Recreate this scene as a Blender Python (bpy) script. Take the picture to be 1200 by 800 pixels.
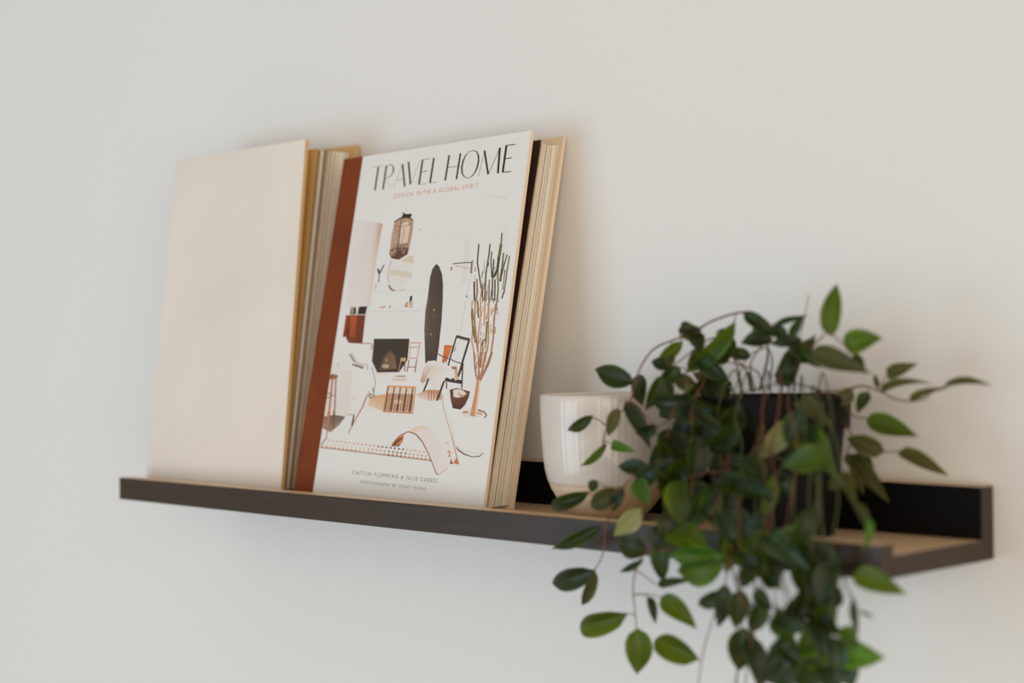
import bpy, bmesh, math, random
from mathutils import Vector, Matrix

for o in list(bpy.data.objects):
    bpy.data.objects.remove(o)
scene = bpy.context.scene
col = scene.collection
CM = 0.01
H0 = 140.0            # shelf underside above the floor, cm

# ------------------------------------------------------------------ camera
# world axes in cm: x along the wall, -y into the room, z up from the shelf underside
CAM = Vector((129.444, -88.944, 13.0234))
YAW, PIT, ROL, FPX = -0.8016, 0.0025, -0.0138, 1950.0
_F = Vector((math.cos(PIT)*math.sin(YAW), math.cos(PIT)*math.cos(YAW), math.sin(PIT)))
_R0 = Vector((math.cos(YAW), -math.sin(YAW), 0))
_U0 = _R0.cross(_F)
_R = _R0*math.cos(ROL) + _U0*math.sin(ROL)
_U = -_R0*math.sin(ROL) + _U0*math.cos(ROL)

def world(v):
    return Vector((v[0], v[1], v[2] + H0))*CM

cd = bpy.data.cameras.new('camera')
cam = bpy.data.objects.new('camera', cd)
col.objects.link(cam)
m = Matrix((_R, _U, -_F)).transposed().to_4x4()
m.translation = world(CAM)
cam.matrix_world = m
cd.sensor_width = 36.0
cd.lens = FPX*36.0/1200.0
cd.clip_start = 0.01
cd.dof.use_dof = True
cd.dof.focus_distance = 1.205
cd.dof.aperture_fstop = 3.4
scene.camera = cam

# ------------------------------------------------------------------ light
w = bpy.data.worlds.new('room_light')
scene.world = w
w.use_nodes = True
w.node_tree.nodes['Background'].inputs['Color'].default_value = (1.0, 0.85, 0.675, 1)
w.node_tree.nodes['Background'].inputs['Strength'].default_value = 0.42

ld = bpy.data.lights.new('window_daylight', 'AREA')
ld.shape = 'RECTANGLE'
ld.size, ld.size_y = 4.0, 4.0
ld.energy = 196
ld.color = (0.515, 0.765, 1.0)
lo = bpy.data.objects.new('window_daylight', ld)
col.objects.link(lo)
tgt = world((45, 0, 10))
lo.location = tgt + Vector((-0.42, -0.90, -0.12))*7.0
lo.rotation_euler = (tgt - lo.location).to_track_quat('-Z', 'Y').to_euler()

l2 = bpy.data.lights.new('added_fill', 'AREA')  # unseen warm lamp, added to fill the shadows from the right
l2.shape = 'RECTANGLE'
l2.size, l2.size_y = 4.5, 4.0
l2.energy = 190
l2.color = (1.0, 0.88, 0.735)
lo2 = bpy.data.objects.new('added_fill', l2)
col.objects.link(lo2)
lo2.location = tgt + Vector((0.78, -0.62, 0.02))*6.0
lo2.rotation_euler = (tgt - lo2.location).to_track_quat('-Z', 'Y').to_euler()

vs = scene.view_settings
vs.view_transform = 'Standard'
vs.look = 'None'
vs.gamma = 1
vs.use_curve_mapping = False
vs.exposure = -0.07

# ------------------------------------------------------------------ pixel helpers
def hit(u, v, y):
    """the point at distance -y from the wall seen at photo pixel (u, v)"""
    d = _F + _R*((u - 600)/FPX) + _U*((400 - v)/FPX)
    return CAM + d*((y - CAM.y)/d.y)

def pix(P):
    d = Vector(P) - CAM
    z = d.dot(_F)
    return 600 + FPX*d.dot(_R)/z, 400 - FPX*d.dot(_U)/z

# ------------------------------------------------------------------ materials
def lin(c):
    return tuple(((x/255/12.92) if x/255 <= 0.04045 else ((x/255 + 0.055)/1.055)**2.4) for x in c)

def mat(name, color, rough=0.6, spec=0.5, noise=None, bump=None, transl=None, coat=0.0, wave=None):
    """procedural principled material; noise=(scale, amount, stretch), bump=(scale, strength, distance)"""
    m = bpy.data.materials.new(name)
    m.use_nodes = True
    nt = m.node_tree
    b = nt.nodes['Principled BSDF']
    b.inputs['Roughness'].default_value = rough
    b.inputs['Specular IOR Level'].default_value = spec
    b.inputs['Coat Weight'].default_value = coat
    b.inputs['Coat Roughness'].default_value = 0.08
    c = (*color, 1)
    b.inputs['Base Color'].default_value = c
    tc = nt.nodes.new('ShaderNodeTexCoord')
    if noise:
        mp = nt.nodes.new('ShaderNodeMapping')
        mp.inputs['Scale'].default_value = noise[2]
        nt.links.new(tc.outputs['Object'], mp.inputs['Vector'])
        n = nt.nodes.new('ShaderNodeTexNoise')
        n.inputs['Scale'].default_value = noise[0]
        n.inputs['Detail'].default_value = 6
        nt.links.new(mp.outputs['Vector'], n.inputs['Vector'])
        r = nt.nodes.new('ShaderNodeValToRGB')
        a = noise[1]
        r.color_ramp.elements[0].position = 0.3
        r.color_ramp.elements[1].position = 0.7
        r.color_ramp.elements[0].color = (*[x*(1 - a) for x in color], 1)
        r.color_ramp.elements[1].color = (*[min(1, x*(1 + a)) for x in color], 1)
        nt.links.new(n.outputs['Fac'], r.inputs['Fac'])
        nt.links.new(r.outputs['Color'], b.inputs['Base Color'])
    if bump:
        n = nt.nodes.new('ShaderNodeTexNoise')
        n.inputs['Scale'].default_value = bump[0]
        n.inputs['Detail'].default_value = 4
        nt.links.new(tc.outputs['Object'], n.inputs['Vector'])
        bp = nt.nodes.new('ShaderNodeBump')
        bp.inputs['Strength'].default_value = bump[1]
        bp.inputs['Distance'].default_value = bump[2]
        nt.links.new(n.outputs['Fac'], bp.inputs['Height'])
        nt.links.new(bp.outputs['Normal'], b.inputs['Normal'])
    if transl:
        t = nt.nodes.new('ShaderNodeBsdfTranslucent')
        t.inputs['Color'].default_value = (*transl[0], 1)
        mx = nt.nodes.new('ShaderNodeMixShader')
        mx.inputs['Fac'].default_value = transl[1]
        nt.links.new(b.outputs['BSDF'], mx.inputs[1])
        nt.links.new(t.outputs['BSDF'], mx.inputs[2])
        nt.links.new(mx.outputs['Shader'], nt.nodes['Material Output'].inputs['Surface'])
    return m

def leaf_mat(name, dark, light, transl, tf, rough):
    """a leaf: colour varies softly from leaf to leaf and along the blade, with a paler midrib and veins"""
    m = mat(name, dark, rough, 0.30, transl=(transl, tf))
    nt = m.node_tree
    b = nt.nodes['Principled BSDF']
    uv = nt.nodes.new('ShaderNodeTexCoord')
    sep = nt.nodes.new('ShaderNodeSeparateXYZ')
    nt.links.new(uv.outputs['Object'], sep.inputs[0])
    ab = nt.nodes.new('ShaderNodeMath'); ab.operation = 'ABSOLUTE'
    nt.links.new(sep.outputs['X'], ab.inputs[0])
    ramp = nt.nodes.new('ShaderNodeValToRGB')
    e = ramp.color_ramp.elements
    e[0].position, e[0].color = 0.0, (*light, 1)
    e[1].position, e[1].color = 0.03, (*dark, 1)
    x = e.new(0.30); x.color = (*dark, 1)
    x = e.new(0.50); x.color = (*light, 1)
    nt.links.new(ab.outputs[0], ramp.inputs['Fac'])
    info = nt.nodes.new('ShaderNodeObjectInfo')
    hs = nt.nodes.new('ShaderNodeHueSaturation')
    mr = nt.nodes.new('ShaderNodeMapRange')
    mr.inputs['To Min'].default_value = 0.65
    mr.inputs['To Max'].default_value = 1.35
    nt.links.new(info.outputs['Random'], mr.inputs['Value'])
    nt.links.new(mr.outputs['Result'], hs.inputs['Value'])
    nt.links.new(ramp.outputs['Color'], hs.inputs['Color'])
    nt.links.new(hs.outputs['Color'], b.inputs['Base Color'])
    wv = nt.nodes.new('ShaderNodeTexWave')
    wv.inputs['Scale'].default_value = 3.0
    wv.bands_direction = 'X'
    nt.links.new(uv.outputs['Object'], wv.inputs['Vector'])
    bp = nt.nodes.new('ShaderNodeBump')
    bp.inputs['Strength'].default_value = 0.15
    bp.inputs['Distance'].default_value = 0.001
    nt.links.new(wv.outputs['Fac'], bp.inputs['Height'])
    nt.links.new(bp.outputs['Normal'], b.inputs['Normal'])
    return m

M = {}
M['wall'] = mat('wall_paint', (0.80, 0.79, 0.775), 0.75, 0.25, bump=(260, 0.22, 0.0012))
M['shelf'] = mat('black_stained_wood', (0.042, 0.026, 0.0155), 0.36, 0.30, noise=(18, 0.14, (1, 14, 14)), bump=(240, 0.12, 0.0006))
# faces that look up coloured tan, standing in for the light they catch
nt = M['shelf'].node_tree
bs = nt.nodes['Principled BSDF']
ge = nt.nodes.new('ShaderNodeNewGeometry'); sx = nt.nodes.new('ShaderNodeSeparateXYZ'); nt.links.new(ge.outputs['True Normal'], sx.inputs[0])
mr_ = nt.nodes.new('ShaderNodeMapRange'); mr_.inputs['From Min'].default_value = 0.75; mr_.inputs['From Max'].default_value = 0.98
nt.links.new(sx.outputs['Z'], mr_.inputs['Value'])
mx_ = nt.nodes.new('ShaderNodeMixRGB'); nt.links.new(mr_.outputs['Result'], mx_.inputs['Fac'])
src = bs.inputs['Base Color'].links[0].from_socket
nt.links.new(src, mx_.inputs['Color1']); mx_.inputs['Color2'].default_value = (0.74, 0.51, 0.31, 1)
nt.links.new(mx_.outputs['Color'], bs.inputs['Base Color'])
M['linen'] = mat('cream_linen', (0.80, 0.73, 0.665), 0.85, 0.2, noise=(9, 0.05, (1, 1, 1)), bump=(900, 0.15, 0.0005))
M['linen_edge'] = mat('tan_board_edge', (0.66, 0.44, 0.20), 0.8, 0.2)
M['endpaper_tan'] = mat('golden_endpaper', (0.66, 0.40, 0.13), 0.8, 0.2)
M['page'] = mat('page_paper', (0.66, 0.55, 0.42), 0.8, 0.2, noise=(60, 0.10, (1, 8, 1)))
M['page_dark'] = mat('page_printed_edge', (0.30, 0.22, 0.15), 0.8, 0.2)
M['page_light'] = mat('page_white_paper', (0.86, 0.79, 0.68), 0.8, 0.2)
M['cloth'] = mat('rust_cloth', (0.20, 0.043, 0.010), 0.75, 0.2, noise=(30, 0.15, (1, 1, 1)), bump=(1200, 0.2, 0.0004))
M['cover'] = mat('white_cover_paper', (0.80, 0.79, 0.775), 0.45, 0.3)
M['cover_edge'] = mat('cream_board_edge', (0.80, 0.64, 0.48), 0.7, 0.2)
M['endpaper_dark'] = mat('dark_brown_endpaper', (0.035, 0.014, 0.009), 0.6, 0.3)
M['ceramic'] = mat('white_glazed_ceramic', (0.70, 0.635, 0.58), 0.2, 0.4, coat=0.25)
M['clay'] = mat('bare_tan_ceramic', (0.66, 0.50, 0.35), 0.5, 0.3, noise=(80, 0.06, (1, 1, 1)))
M['pot'] = mat('black_plastic', (0.005, 0.004, 0.0035), 0.6, 0.15)
M['soil'] = mat('potting_soil', (0.05, 0.032, 0.02), 0.95, 0.1, noise=(120, 0.5, (1, 1, 1)), bump=(150, 0.8, 0.004))
M['stem_red'] = mat('reddish_stem', (0.16, 0.055, 0.03), 0.6, 0.3)
M['stem_green'] = mat('green_stem', (0.075, 0.085, 0.03), 0.6, 0.3)
LM = {
 'd': leaf_mat('leaf_dark_green', (0.0065, 0.0155, 0.0018), (0.038, 0.064, 0.006), (0.17, 0.27, 0.008), 0.20, 0.38),
 'm': leaf_mat('leaf_mid_green', (0.022, 0.052, 0.004), (0.085, 0.14, 0.012), (0.30, 0.44, 0.010), 0.30, 0.40),
 'b': leaf_mat('leaf_bright_green', (0.035, 0.115, 0.010), (0.13, 0.24, 0.03), (0.28, 0.46, 0.02), 0.30, 0.36),
 'y': leaf_mat('leaf_yellow_green', (0.020, 0.046, 0.004), (0.10, 0.15, 0.012), (0.31, 0.44, 0.010), 0.32, 0.38),  # yellowish leaf tone
 'o': leaf_mat('leaf_olive_green', (0.046, 0.050, 0.014), (0.13, 0.12, 0.04), (0.26, 0.25, 0.05), 0.24, 0.5),
 'p': leaf_mat('leaf_pale_green', (0.24, 0.25, 0.10), (0.36, 0.36, 0.18), (0.35, 0.36, 0.12), 0.25, 0.45),
 't': leaf_mat('leaf_grey_green', (0.017, 0.033, 0.013), (0.065, 0.095, 0.04), (0.14, 0.22, 0.04), 0.16, 0.32),
}

# ------------------------------------------------------------------ object helpers
def tag(o, label=None, cat=None, group=None, kind=None):
    if label: o['label'] = label
    if cat: o['category'] = cat
    if group: o['group'] = group
    if kind: o['kind'] = kind
    return o

def thing(name, base, label, cat, group=None):
    o = bpy.data.objects.new(name, None)
    o.empty_display_size = 0.02
    o.location = world(base)
    col.objects.link(o)
    o['_b'] = tuple(base)
    return tag(o, label, cat, group)

def base_of(p):
    while p is not None:
        if '_b' in p: return Vector(p['_b'])
        p = p.parent
    return Vector((0, 0, -H0))

def part(name, verts, faces, material, parent=None, smooth=False, kind=None, label=None, bevel=0.0, colors=None, recalc=True):
    """one mesh object; verts in cm in world axes"""
    b = base_of(parent)
    me = bpy.data.meshes.new(name)
    me.from_pydata([(Vector(v) - b)*CM for v in verts], [], faces)
    if recalc:
        bm = bmesh.new(); bm.from_mesh(me)
        bmesh.ops.recalc_face_normals(bm, faces=bm.faces)
        bm.to_mesh(me); bm.free()
    if colors:
        ca = me.color_attributes.new('print', 'FLOAT_COLOR', 'POINT')
        for i, c in enumerate(colors): ca.data[i].color = (*c, 1)
    me.materials.append(material)
    if smooth:
        for p in me.polygons: p.use_smooth = True
    o = bpy.data.objects.new(name, me)
    col.objects.link(o)
    if parent is not None: o.parent = parent
    if bevel:
        bv = o.modifiers.new('edge', 'BEVEL'); bv.width = bevel*CM; bv.segments = 2; bv.limit_method = 'ANGLE'
    return tag(o, label, kind=kind)

def box(x0, x1, y0, y1, z0, z1):
    v = [(x, y, z) for x in (x0, x1) for y in (y0, y1) for z in (z0, z1)]
    f = [(0, 1, 3, 2), (4, 6, 7, 5), (0, 4, 5, 1), (2, 3, 7, 6), (0, 2, 6, 4), (1, 5, 7, 3)]
    return v, f

def lerp(a, b, t): return a + (b - a)*t

def slab(A, B, n=6):
    """board between two bilinear quads A and B, each (bottom left, bottom right, top right, top left)"""
    V, Fc = [], []
    def q(Q, s, t): return lerp(lerp(Q[0], Q[1], s), lerp(Q[3], Q[2], s), t)
    for Q in (A, B):
        for j in range(n + 1):
            for i in range(n + 1): V.append(q(Q, i/n, j/n))
    k = (n + 1)**2
    idx = lambda i, j, s: s*k + j*(n + 1) + i
    for s in (0, 1):
        for j in range(n):
            for i in range(n): Fc.append((idx(i, j, s), idx(i+1, j, s), idx(i+1, j+1, s), idx(i, j+1, s)))
    for i in range(n):
        Fc.append((idx(i, 0, 0), idx(i+1, 0, 0), idx(i+1, 0, 1), idx(i, 0, 1)))
        Fc.append((idx(i, n, 0), idx(i+1, n, 0), idx(i+1, n, 1), idx(i, n, 1)))
        Fc.append((idx(0, i, 0), idx(0, i+1, 0), idx(0, i+1, 1), idx(0, i, 1)))
        Fc.append((idx(n, i, 0), idx(n, i+1, 0), idx(n, i+1, 1), idx(n, i, 1)))
    return V, Fc

def bil(Q, s, t): return lerp(lerp(Q[0], Q[1], s), lerp(Q[3], Q[2], s), t)

def sub(Q, s0, s1, t0, t1): return [bil(Q, s0, t0), bil(Q, s1, t0), bil(Q, s1, t1), bil(Q, s0, t1)]

def between(A, B, k): return [lerp(a, b, k) for a, b in zip(A, B)]

def tube(pts, r0, r1=None, seg=6, base_idx=0):
    r1 = r0 if r1 is None else r1
    V, Fc = [], []
    n = len(pts)
    for i, p in enumerate(pts):
        d = (pts[min(i+1, n-1)] - pts[max(i-1, 0)]).normalized()
        a = d.orthogonal().normalized() if i == 0 else (a - d*a.dot(d)).normalized()
        b = d.cross(a)
        r = r0 + (r1 - r0)*i/max(1, n - 1)
        for s in range(seg):
            t = 2*math.pi*s/seg
            V.append(p + a*math.cos(t)*r + b*math.sin(t)*r)
    for i in range(n - 1):
        for s in range(seg):
            Fc.append((base_idx + i*seg + s, base_idx + i*seg + (s+1) % seg, base_idx + (i+1)*seg + (s+1) % seg, base_idx + (i+1)*seg + s))
    Fc.append(tuple(base_idx + s for s in range(seg)))
    Fc.append(tuple(base_idx + (n-1)*seg + s for s in range(seg)))
    return V, Fc

def lathe(profile, cx, cy, seg=64, rib=0):
    V, Fc = [], []
    n = len(profile)
    for (r, z) in profile:
        for s in range(seg):
            t = 2*math.pi*s/seg
            rr = r*(1 + (rib*math.cos(t*64) if rib else 0))
            V.append((cx + rr*math.cos(t), cy + rr*math.sin(t), z))
    for i in range(n - 1):
        for s in range(seg):
            Fc.append((i*seg + s, i*seg + (s+1) % seg, (i+1)*seg + (s+1) % seg, (i+1)*seg + s))
    if profile[0][0] > 0.01: Fc.append(tuple(range(seg)))
    if profile[-1][0] > 0.01: Fc.append(tuple((n-1)*seg + s for s in range(seg)))
    return V, Fc

def spline(pts, n=8):
    """Catmull-Rom through pts"""
    P = [pts[0]*2 - pts[1]] + list(pts) + [pts[-1]*2 - pts[-2]]
    out = []
    for i in range(1, len(P) - 2):
        for k in range(n):
            t = k/n
            a, b, c, d = P[i-1], P[i], P[i+1], P[i+2]
            out.append(0.5*((2*b) + (c - a)*t + (2*a - 5*b + 4*c - d)*t*t + (3*b - a - 3*c + d)*t**3))
    out.append(pts[-1])
    return out

# ------------------------------------------------------------------ wall
v, f = box(-330, 420, 0, 8, -H0, 130)
wall = part('wall_back', v, f, M['wall'])
tag(wall, kind='structure', label='smooth off white painted wall behind the picture ledge')

# ------------------------------------------------------------------ picture ledge
L, D, HB, HL, TL_, TB, TF = 78.38, 12.0, 4.37, 1.92, 1.33, 1.38, 1.23
ledge = thing('picture_ledge', (L/2, 0, 0), 'long black wooden picture ledge with low front lip, fixed to the wall', 'shelf')
M['shelf_shade'] = mat('painted_shade_black', (0.0045, 0.004, 0.0035), 0.55, 0.12, bump=(240, 0.12, 0.0006))  # shade on the back board's front face, put into its colour
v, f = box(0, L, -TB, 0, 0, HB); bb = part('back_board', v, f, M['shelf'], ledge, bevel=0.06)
bb.data.materials.append(M['shelf_shade'])
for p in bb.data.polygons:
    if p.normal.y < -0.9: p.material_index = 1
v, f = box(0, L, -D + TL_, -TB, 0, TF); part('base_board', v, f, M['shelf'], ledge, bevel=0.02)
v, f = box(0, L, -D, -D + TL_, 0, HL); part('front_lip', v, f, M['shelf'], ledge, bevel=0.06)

# ------------------------------------------------------------------ books
V3 = lambda *a: Vector(a)
FLOOR = TF + 0.01

def page_sheets(parent, F_, B_, n, seed, s1, t1, mats, gaps=()):
    """fanned pages between quads F_ (front) and B_ (back): many thin sheets of uneven width, joined by paper kind"""
    rnd = random.Random(seed)
    groups = {k: ([], []) for k in range(len(mats))}
    k0 = 0.0
    widths = [rnd.uniform(0.5, 1.5) for _ in range(n)]
    tot = sum(widths)
    for i, wd in enumerate(widths):
        a, b = k0/tot, (k0 + wd)/tot
        k0 += wd
        fill = 0.97 if i not in gaps else 0.55
        e = s1 - rnd.choice((0, 0, 0.002, 0.004, 0.012))
        tt = t1 - rnd.uniform(0, 0.004)
        Qa = sub(between(F_, B_, a), 0.01, e, 0.012, tt)
        Qb = sub(between(F_, B_, a + (b - a)*fill), 0.01, e, 0.012, tt)
        g = 0 if rnd.random() < 0.55 else (1 if rnd.random() < 0.62 else 2)
        vv, ff = slab(Qa, Qb, 2)
        o = len(groups[g][0])
        groups[g][0].extend(vv); groups[g][1].extend(tuple(x + o for x in q) for q in ff)
    for g, (vv, ff) in groups.items():
        if vv: part('pages', vv, ff, mats[g], parent, kind='stuff')

def shift(Q, d): return [q + d for q in Q]

# -- cream linen book
lb = thing('linen_book', (10, -7, FLOOR), 'thick book with a blank cream linen cover leaning against the wall', 'book')
F0 = [V3(0.25, -9.50, FLOOR), V3(19.54, -8.87, FLOOR), V3(19.54, -5.85, 30.23), V3(0.60, -6.05, 30.15)]
nF = (F0[1] - F0[0]).cross(F0[3] - F0[0]).normalized()
if nF.y > 0: nF = -nF
F1 = shift(F0, -nF*0.32)
B0 = [V3(0.25, -5.75, FLOOR), V3(19.54, -5.45, FLOOR), V3(19.54, -0.12, 30.12), V3(0.60, -2.20, 30.10)]
nB = (B0[1] - B0[0]).cross(B0[3] - B0[0]).normalized()
if nB.y > 0: nB = -nB
B1 = shift(B0, nB*0.32)
v, f = slab(F0, F1); fc = part('front_cover', v, f, M['linen'], lb, bevel=0.04)
v, f = slab(sub(F1, 0.02, 0.985, 0.01, 0.985), shift(sub(F1, 0.02, 0.985, 0.01, 0.985), -nF*0.03)); part('endpaper', v, f, M['endpaper_tan'], fc)
# tan turned-in edge of the boards
def edge_strip(name, A, B, parent, material, wd=0.02):
    a = [A[1], B[1], B[2], A[2]]
    d = (A[1] - A[0]).normalized()*wd
    v, f = slab(shift(a, d*0.05), shift(a, d), 2); part(name, v, f, material, parent)
edge_strip('board_edge', F0, F1, fc, M['linen_edge'], 0.06)
v, f = slab(B1, B0); bc = part('back_cover', v, f, M['linen_edge'], lb, bevel=0.04)
v, f = slab([F0[0], F1[0], F1[3], F0[3]], [B0[0], B0[0], B0[3], B0[3]], 1)
sp = [F1[0] + V3(-.02, 0, 0), B1[0] + V3(-.02, 0, 0), B1[3] + V3(-.02, 0, 0), F1[3] + V3(-.02, 0, 0)]
v, f = slab(sp, shift(sp, V3(0.28, 0, 0)), 2); part('spine', v, f, M['linen'], lb)
Fp = [lerp(F1[0], B1[0], .04), lerp(F1[1], B1[1], .12), lerp(F1[2], B1[2], .27), lerp(F1[3], B1[3], .04)]
Bp = [lerp(F1[0], B1[0], .97), lerp(F1[1], B1[1], .96), lerp(F1[2], B1[2], .90), lerp(F1[3], B1[3], .97)]
fl = sub(Fp, 0.01, 0.980, 0.01, 0.980)
v, f = slab(fl, shift(fl, nF*0.03), 2); part('flyleaf', v, f, M['endpaper_tan'], lb, label='golden tan flyleaf')
page_sheets(lb, Fp, Bp, 30, 4, 0.983, 0.978, [M['page_light'], M['page'], M['page_dark']], gaps=(3, 4, 11))

# -- printed interiors book
tb = thing('interiors_book', (33, -7, FLOOR), 'large book with a printed white cover and rust cloth spine leaning on the wall', 'book')
TF0 = [V3(21.70, -9.20, FLOOR), V3(43.81, -9.12, FLOOR), V3(43.81, -3.756, 28.67), V3(22.12, -3.86, 28.46)]
nT = (TF0[1] - TF0[0]).cross(TF0[2] - TF0[0]).normalized()
if nT.y > 0: nT = -nT
TF1 = shift(TF0, -nT*0.30)
TB0 = [V3(21.75, -6.10, FLOOR), V3(43.81, -6.05, FLOOR), V3(43.81, -0.12, 28.40), V3(22.12, -0.35, 28.25)]
nTB = (TB0[1] - TB0[0]).cross(TB0[3] - TB0[0]).normalized()
if nTB.y > 0: nTB = -nTB
TB1 = shift(TB0, nTB*0.30)
S_CL = 0.1115                       # the rust cloth takes this share of the front board
v, f = slab(TF0, TF1); tfc = part('front_cover', v, f, M['cover_edge'], tb, bevel=0.03)
Qp = sub(TF0, S_CL, 0.9975, 0.0015, 0.9985)
v, f = slab(shift(Qp, nT*0.015), shift(Qp, nT*0.002), 1); part('cover_paper', v, f, M['cover'], tfc)
# cloth with its pressed hinge groove
cs = [(0.0, 0.03), (0.026, 0.035), (0.036, -0.0), (0.05, 0.0), (0.060, 0.035), (S_CL, 0.035)]
vv = []
for s, h in cs:
    for t in (0.0, 1.0): vv.append(bil(TF0, s, t) + nT*(h + 0.004))
ff = [(2*i, 2*i+2, 2*i+3, 2*i+1) for i in range(len(cs) - 1)]
nv = len(vv)
vv += [p - nT*0.03 for p in vv]
ff += [tuple(nv + k for k in q) for q in ff]
ff += [(2*i, 2*i+2, nv+2*i+2, nv+2*i) for i in range(len(cs)-1)] + [(2*i+1, 2*i+3, nv+2*i+3, nv+2*i+1) for i in range(len(cs)-1)]
ff += [(0, 1, nv+1, nv), (nv-2, nv-1, 2*nv-1, 2*nv-2)]
part('cloth_strip', vv, ff, M['cloth'], tfc, label='rust brown cloth along the hinge')
v, f = slab(TB1, TB0); part('back_cover', v, f, M['cover_edge'], tb, bevel=0.03)
sp = [TF1[0] + V3(-.02, 0, 0), TB1[0] + V3(-.02, 0, 0), TB1[3] + V3(-.02, 0, 0), TF1[3] + V3(-.02, 0, 0)]
v, f = slab(sp, shift(sp, V3(0.28, 0, 0)), 2); part('spine', v, f, M['cloth'], tb)
Fp = [lerp(TF1[0], TB1[0], .02), lerp(TF1[1], TB1[1], .11), lerp(TF1[2], TB1[2], .37), lerp(TF1[3], TB1[3], .02)]
Bp = [lerp(TF1[0], TB1[0], .98), lerp(TF1[1], TB1[1], .97), lerp(TF1[2], TB1[2], .97), lerp(TF1[3], TB1[3], .98)]
fl = sub(Fp, 0.01, 0.985, 0.01, 0.982)
v, f = slab(fl, shift(fl, nTB*0.03), 2); part('flyleaf', v, f, M['endpaper_dark'], tb, label='dark brown flyleaf')
page_sheets(tb, Fp, Bp, 64, 9, 0.986, 0.975, [M['page_light'], M['page'], M['page_dark']], gaps=(17, 18))

# ------------------------------------------------------------------ print on the cover (flat ink, in layers a few microns apart)
def homography(src, dst):
    A = []
    for (x, y), (u, v) in zip(src, dst):
        A.append([x, y, 1, 0, 0, 0, -u*x, -u*y, u]); A.append([0, 0, 0, x, y, 1, -v*x, -v*y, v])
    n = 8
    for i in range(n):
        p = max(range(i, n), key=lambda r: abs(A[r][i])); A[i], A[p] = A[p], A[i]
        for r in range(n):
            if r != i:
                k = A[r][i]/A[i][i]
                A[r] = [a - k*b for a, b in zip(A[r], A[i])]
    h = [A[i][8]/A[i][i] for i in range(n)]
    def fn(x, y):
        w_ = h[6]*x + h[7]*y + 1
        return (h[0]*x + h[1]*y + h[2])/w_, (h[3]*x + h[4]*y + h[5])/w_
    return fn
to_st = homography([pix(q) for q in TF0], [(0, 0), (1, 0), (1, 1), (0, 1)])
REF = lin((209, 208, 206))
ink = lambda c: tuple(min(0.85, a/b*0.79) for a, b in zip(lin(c), REF))

class Print:
    def __init__(s): s.v, s.f, s.c, s.h, s.boxes = [], [], [], 0.018, []
    def lift(s, pts, pad=1.0):
        """ink goes on top of whatever ink its outline already covers"""
        b = (min(p[0] for p in pts) - pad, max(p[0] for p in pts) + pad, min(p[1] for p in pts) - pad, max(p[1] for p in pts) + pad)
        s.h = max([q[4] for q in s.boxes if q[0] < b[1] and q[1] > b[0] and q[2] < b[3] and q[3] > b[2]], default=0.018) + 0.00013
        s.boxes.append((*b, s.h))
    def P(s, u, v):
        a, b = to_st(u, v)
        a = min(max(a, S_CL + .001), .997); b = min(max(b, .002), .998)
        return bil(TF0, a, b) + nT*s.h
    def poly(s, pts, c, off=None, k=1.0):
        if off: pts = [(off[0] + x/8.89, off[1] + y/8.89) for x, y in pts]
        s.lift(pts)
        cs_ = c if isinstance(c, list) else [c]*len(pts)
        o = len(s.v)
        s.v += [s.P(*p) for p in pts]; s.c += [ink(x) for x in cs_]
        s.f.append(tuple(range(o, o + len(pts))))
    def line(s, pts, wd, c, off=None, w2=None):
        if off: pts = [(off[0] + x/8.89, off[1] + y/8.89) for x, y in pts]
        s.lift(pts, 2.0)
        o = len(s.v); n = len(pts)
        for i, p in enumerate(pts):
            a, b = pts[max(i-1, 0)], pts[min(i+1, n-1)]
            dx, dy = b[0]-a[0], b[1]-a[1]; l = math.hypot(dx, dy) or 1
            ww = wd if w2 is None else (w2[i] if isinstance(w2, list) else wd + (w2 - wd)*i/(n-1))
            nx, ny = -dy/l*ww/2, dx/l*ww/2
            s.v += [s.P(p[0]+nx, p[1]+ny), s.P(p[0]-nx, p[1]-ny)]; s.c += [ink(c)]*2
        for i in range(n-1): s.f.append((o+2*i, o+2*i+2, o+2*i+3, o+2*i+1))
    def disc(s, cx, cy, rx, ry, c, n=24, slant=0.0):
        s.poly([(cx + rx*math.cos(2*math.pi*i/n) - slant*ry*math.sin(2*math.pi*i/n), cy + ry*math.sin(2*math.pi*i/n)) for i in range(n)], c)
    def text(s, body, p0, p1, cap, c, slant=0.15, spacing=1.25):
        s.h += 0.00013
        cu = bpy.data.curves.new('t', 'FONT'); cu.body = body; cu.space_character = spacing; cu.resolution_u = 3; cu.offset = -0.003
        ob = bpy.data.objects.new('t', cu); col.objects.link(ob)
        dg = bpy.context.evaluated_depsgraph_get()
        me = bpy.data.meshes.new_from_object(ob.evaluated_get(dg))
        xs = [q.co.x for q in me.vertices]; ys = [q.co.y for q in me.vertices]
        x0, x1, ym = min(xs), max(xs), 0.70
        o = len(s.v)
        for q in me.vertices:
            a = (q.co.x - x0)/(x1 - x0); b = q.co.y/ym*cap
            s.v.append(s.P(lerp(p0[0], p1[0], a) + slant*b, lerp(p0[1], p1[1], a) - b)); s.c.append(ink(c))
        s.f += [tuple(o + k for k in p.vertices) for p in me.polygons]
        bpy.data.objects.remove(ob); bpy.data.meshes.remove(me); bpy.data.curves.remove(cu)
    def done(s, name, label):
        return part(name, s.v, s.f, M['ink'], tfc, colors=s.c, label=label, recalc=False)

mi = mat('printed_ink', (0.8, 0.8, 0.8), 0.45, 0.3)
at = mi.node_tree.nodes.new('ShaderNodeVertexColor'); at.layer_name = 'print'
mi.node_tree.links.new(at.outputs['Color'], mi.node_tree.nodes['Principled BSDF'].inputs['Base Color'])
M['ink'] = mi

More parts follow.
